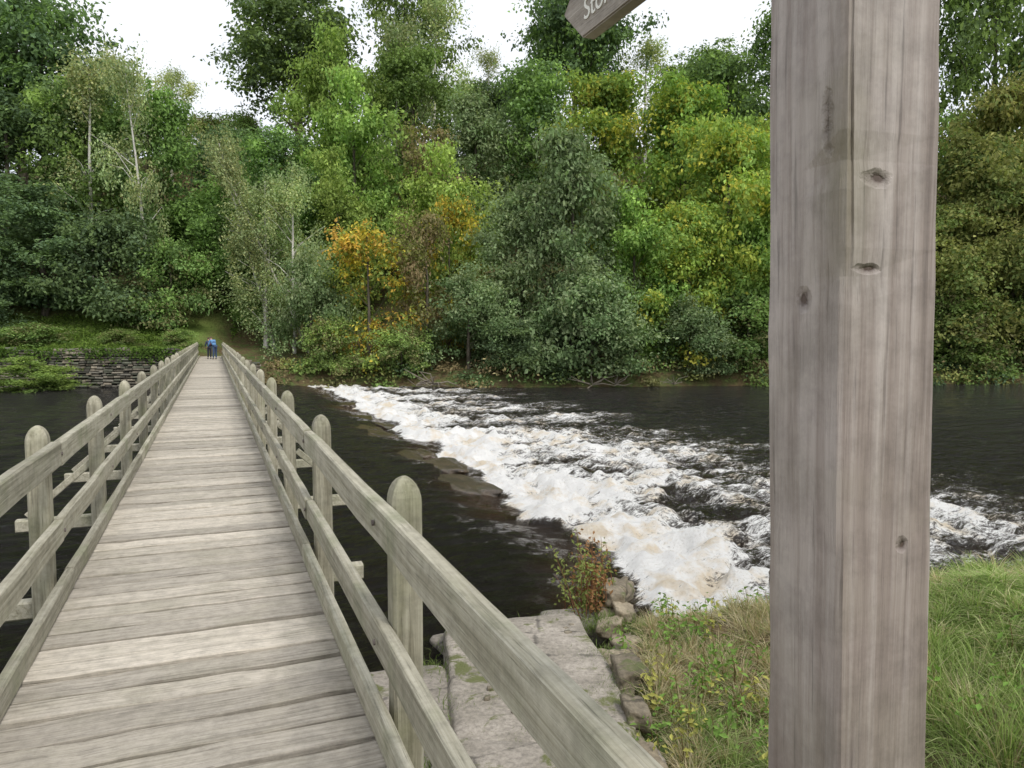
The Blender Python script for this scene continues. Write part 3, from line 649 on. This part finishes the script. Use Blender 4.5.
# ------------------------------------------------------------ people
def skin(name,verts,edges,radii,mat,parent,root=0,sub=2):
    me=bpy.data.meshes.new(name); me.from_pydata(verts,edges,[]); o=bpy.data.objects.new(name,me); S.collection.objects.link(o); o.parent=parent
    md_=o.modifiers.new('skin','SKIN'); md_.use_smooth_shade=True
    for i,rr in enumerate(radii):
        sv=me.skin_vertices[0].data[i]; sv.radius=rr if isinstance(rr,tuple) else (rr,rr); sv.use_root=(i==root)
    ss=o.modifiers.new('sub','SUBSURF'); ss.levels=sub; ss.render_levels=sub
    me.materials.append(mat); return o
def person(loc,rz,jc,tcx,hc,sc=1.,stoop=.1,pack=None):
    E=empty('person',loc,(0,0,rz)); E.scale=(sc,)*3
    J=simple('jacket',jc,.8,.15,12); TR=simple('trousers',tcx,.85,.15,12); SK=simple('skin',(.5,.3,.22),.6,.05); HR=simple('hair',hc,.7,.2,30); SHM=simple('shoe',(.05,.045,.04),.6)
    f=stoop; dz=f*f*.7
    skin('trousers',[(0,0,.93),(-.09,0,.88),(-.10,-.02,.48),(-.11,.03,.10),(.09,0,.88),(.11,.06,.49),(.10,.02,.10)],[(0,1),(1,2),(2,3),(0,4),(4,5),(5,6)],[(.12,.10),.095,.068,.05,.095,.068,.05],TR,E)
    for sx in (-.11,.10): skin('shoe',[(sx,-.06,.045),(sx,.06,.045),(sx,.18,.035)],[(0,1),(1,2)],[.042,.045,.032],SHM,E)
    y1=f*.6;y2=f; a=dz*.6; b=dz
    skin('jacket',[(0,0,.92),(0,y1*.4,1.12-a*.3),(0,y1,1.33-a),(-.17,y1,1.38-a),(-.23,y1+.06,1.12-a),(-.2,y1+.25,.98-a),(.17,y1,1.38-a),(.24,y1+.06,1.12-a),(.22,y1+.25,.98-a),(0,y1+.02,1.43-a)],[(0,1),(1,2),(2,3),(3,4),(4,5),(2,6),(6,7),(7,8),(2,9)],[(.16,.115),(.15,.11),(.17,.12),.07,.055,.042,.07,.055,.042,.07],J,E)
    skin('head',[(0,y1+.02,1.42-a),(0,y2*.85,1.50-b),(0,y2,1.60-b),(0,y2-.005,1.67-b)],[(0,1),(1,2),(2,3)],[.052,.055,(.078,.092),(.07,.08)],SK,E)
    skin('nose',[(0,y2+.085,1.60-b),(0,y2+.115,1.58-b)],[(0,1)],[.012,.014],SK,E)
    for sx in (-.03,.03): skin('eye',[(sx,y2+.083,1.625-b),(sx,y2+.088,1.625-b)],[(0,1)],[.009,.009],SHM,E)
    for sx in (-.085,.085): skin('ear',[(sx,y2,1.61-b),(sx,y2,1.58-b)],[(0,1)],[.014,.012],SK,E)
    skin('hair',[(0,y2-.06,1.56-b),(0,y2-.03,1.65-b),(0,y2+.01,1.70-b)],[(0,1),(1,2)],[(.075,.05),(.088,.075),(.07,.07)],HR,E)
    for sx in (-.2,.22):
        yh=y1+.25; zh=.98-a
        skin('hand',[(sx,yh,zh),(sx,yh+.05,zh-.04),(sx,yh+.08,zh-.06)],[(0,1),(1,2)],[.026,(.034,.02),(.034,.018)],SK,E,sub=1)
        for k in range(4):
            fx=sx-.027+k*.018; l=.07-.008*abs(k-1.5); skin('finger',[(fx,yh+.075,zh-.055),(fx,yh+.08+l*.6,zh-.07),(fx,yh+.08+l*.8,zh-.07-l*.5)],[(0,1),(1,2)],[.009,.008,.007],SK,E,sub=1)
        s_=1 if sx<0 else -1; skin('thumb',[(sx+s_*.02,yh+.035,zh-.035),(sx+s_*.05,yh+.065,zh-.05),(sx+s_*.055,yh+.09,zh-.065)],[(0,1),(1,2)],[.011,.01,.008],SK,E,sub=1)
    if pack: skin('backpack',[(0,y1-.19,1.08-a),(0,y1-.20,1.2-a),(0,y1-.17,1.36-a)],[(0,1),(1,2)],[(.14,.09),(.15,.10),(.12,.07)],simple('pack',pack,.8),E)
    return E
xa,ya=xy(-.20,51.6); person((xa,ya,DZ),TH+.3,(.05,.06,.10),(.04,.045,.07),(.06,.04,.03),.82,.2,pack=(.13,.05,.06))
xa,ya=xy(.12,50.6); person((xa,ya,DZ),TH+.5,(.12,.26,.46),(.05,.08,.15),(.12,.08,.05),.93,.5,pack=(.06,.12,.24))

# ------------------------------------------------------------ light
W=bpy.data.worlds.new('World'); S.world=W; W.use_nodes=True; nt=W.node_tree; nt.nodes.clear(); n=N(nt)
EL,AZ=50,140
sky=n('ShaderNodeTexSky',sky_type='NISHITA',sun_disc=False,sun_elevation=radians(EL),sun_rotation=radians(AZ)).outputs[0]
tcw=n('ShaderNodeTexCoord').outputs['Generated']
cl=n.noise(n.mapv(tcw,(1,1,2.5)),2.6,3,.6)
cc=n.ramp(cl,[(.3,(.84,.88,.94)),(.65,(1.,1.,1.))])
cc=n('ShaderNodeVectorMath',{0:cc,1:(12.4,12.5,12.8)},operation='MULTIPLY').outputs[0]
mx=n.mix(.88,sky,cc)
bg=n('ShaderNodeBackground',{'Color':mx,'Strength':.1}).outputs[0]
n('ShaderNodeOutputWorld',{'Surface':bg})
sl_=bpy.data.lights.new('sun','SUN'); sl_.energy=2.2; sl_.angle=radians(12); sl_.color=(1,.96,.9)
so=bpy.data.objects.new('sun',sl_); S.collection.objects.link(so)
az=radians(AZ); el=radians(EL); dv=Vector((sin(az)*cos(el),cos(az)*cos(el),sin(el)))
so.rotation_euler=dv.to_track_quat('Z','Y').to_euler(); so.location=(0,-5,30)
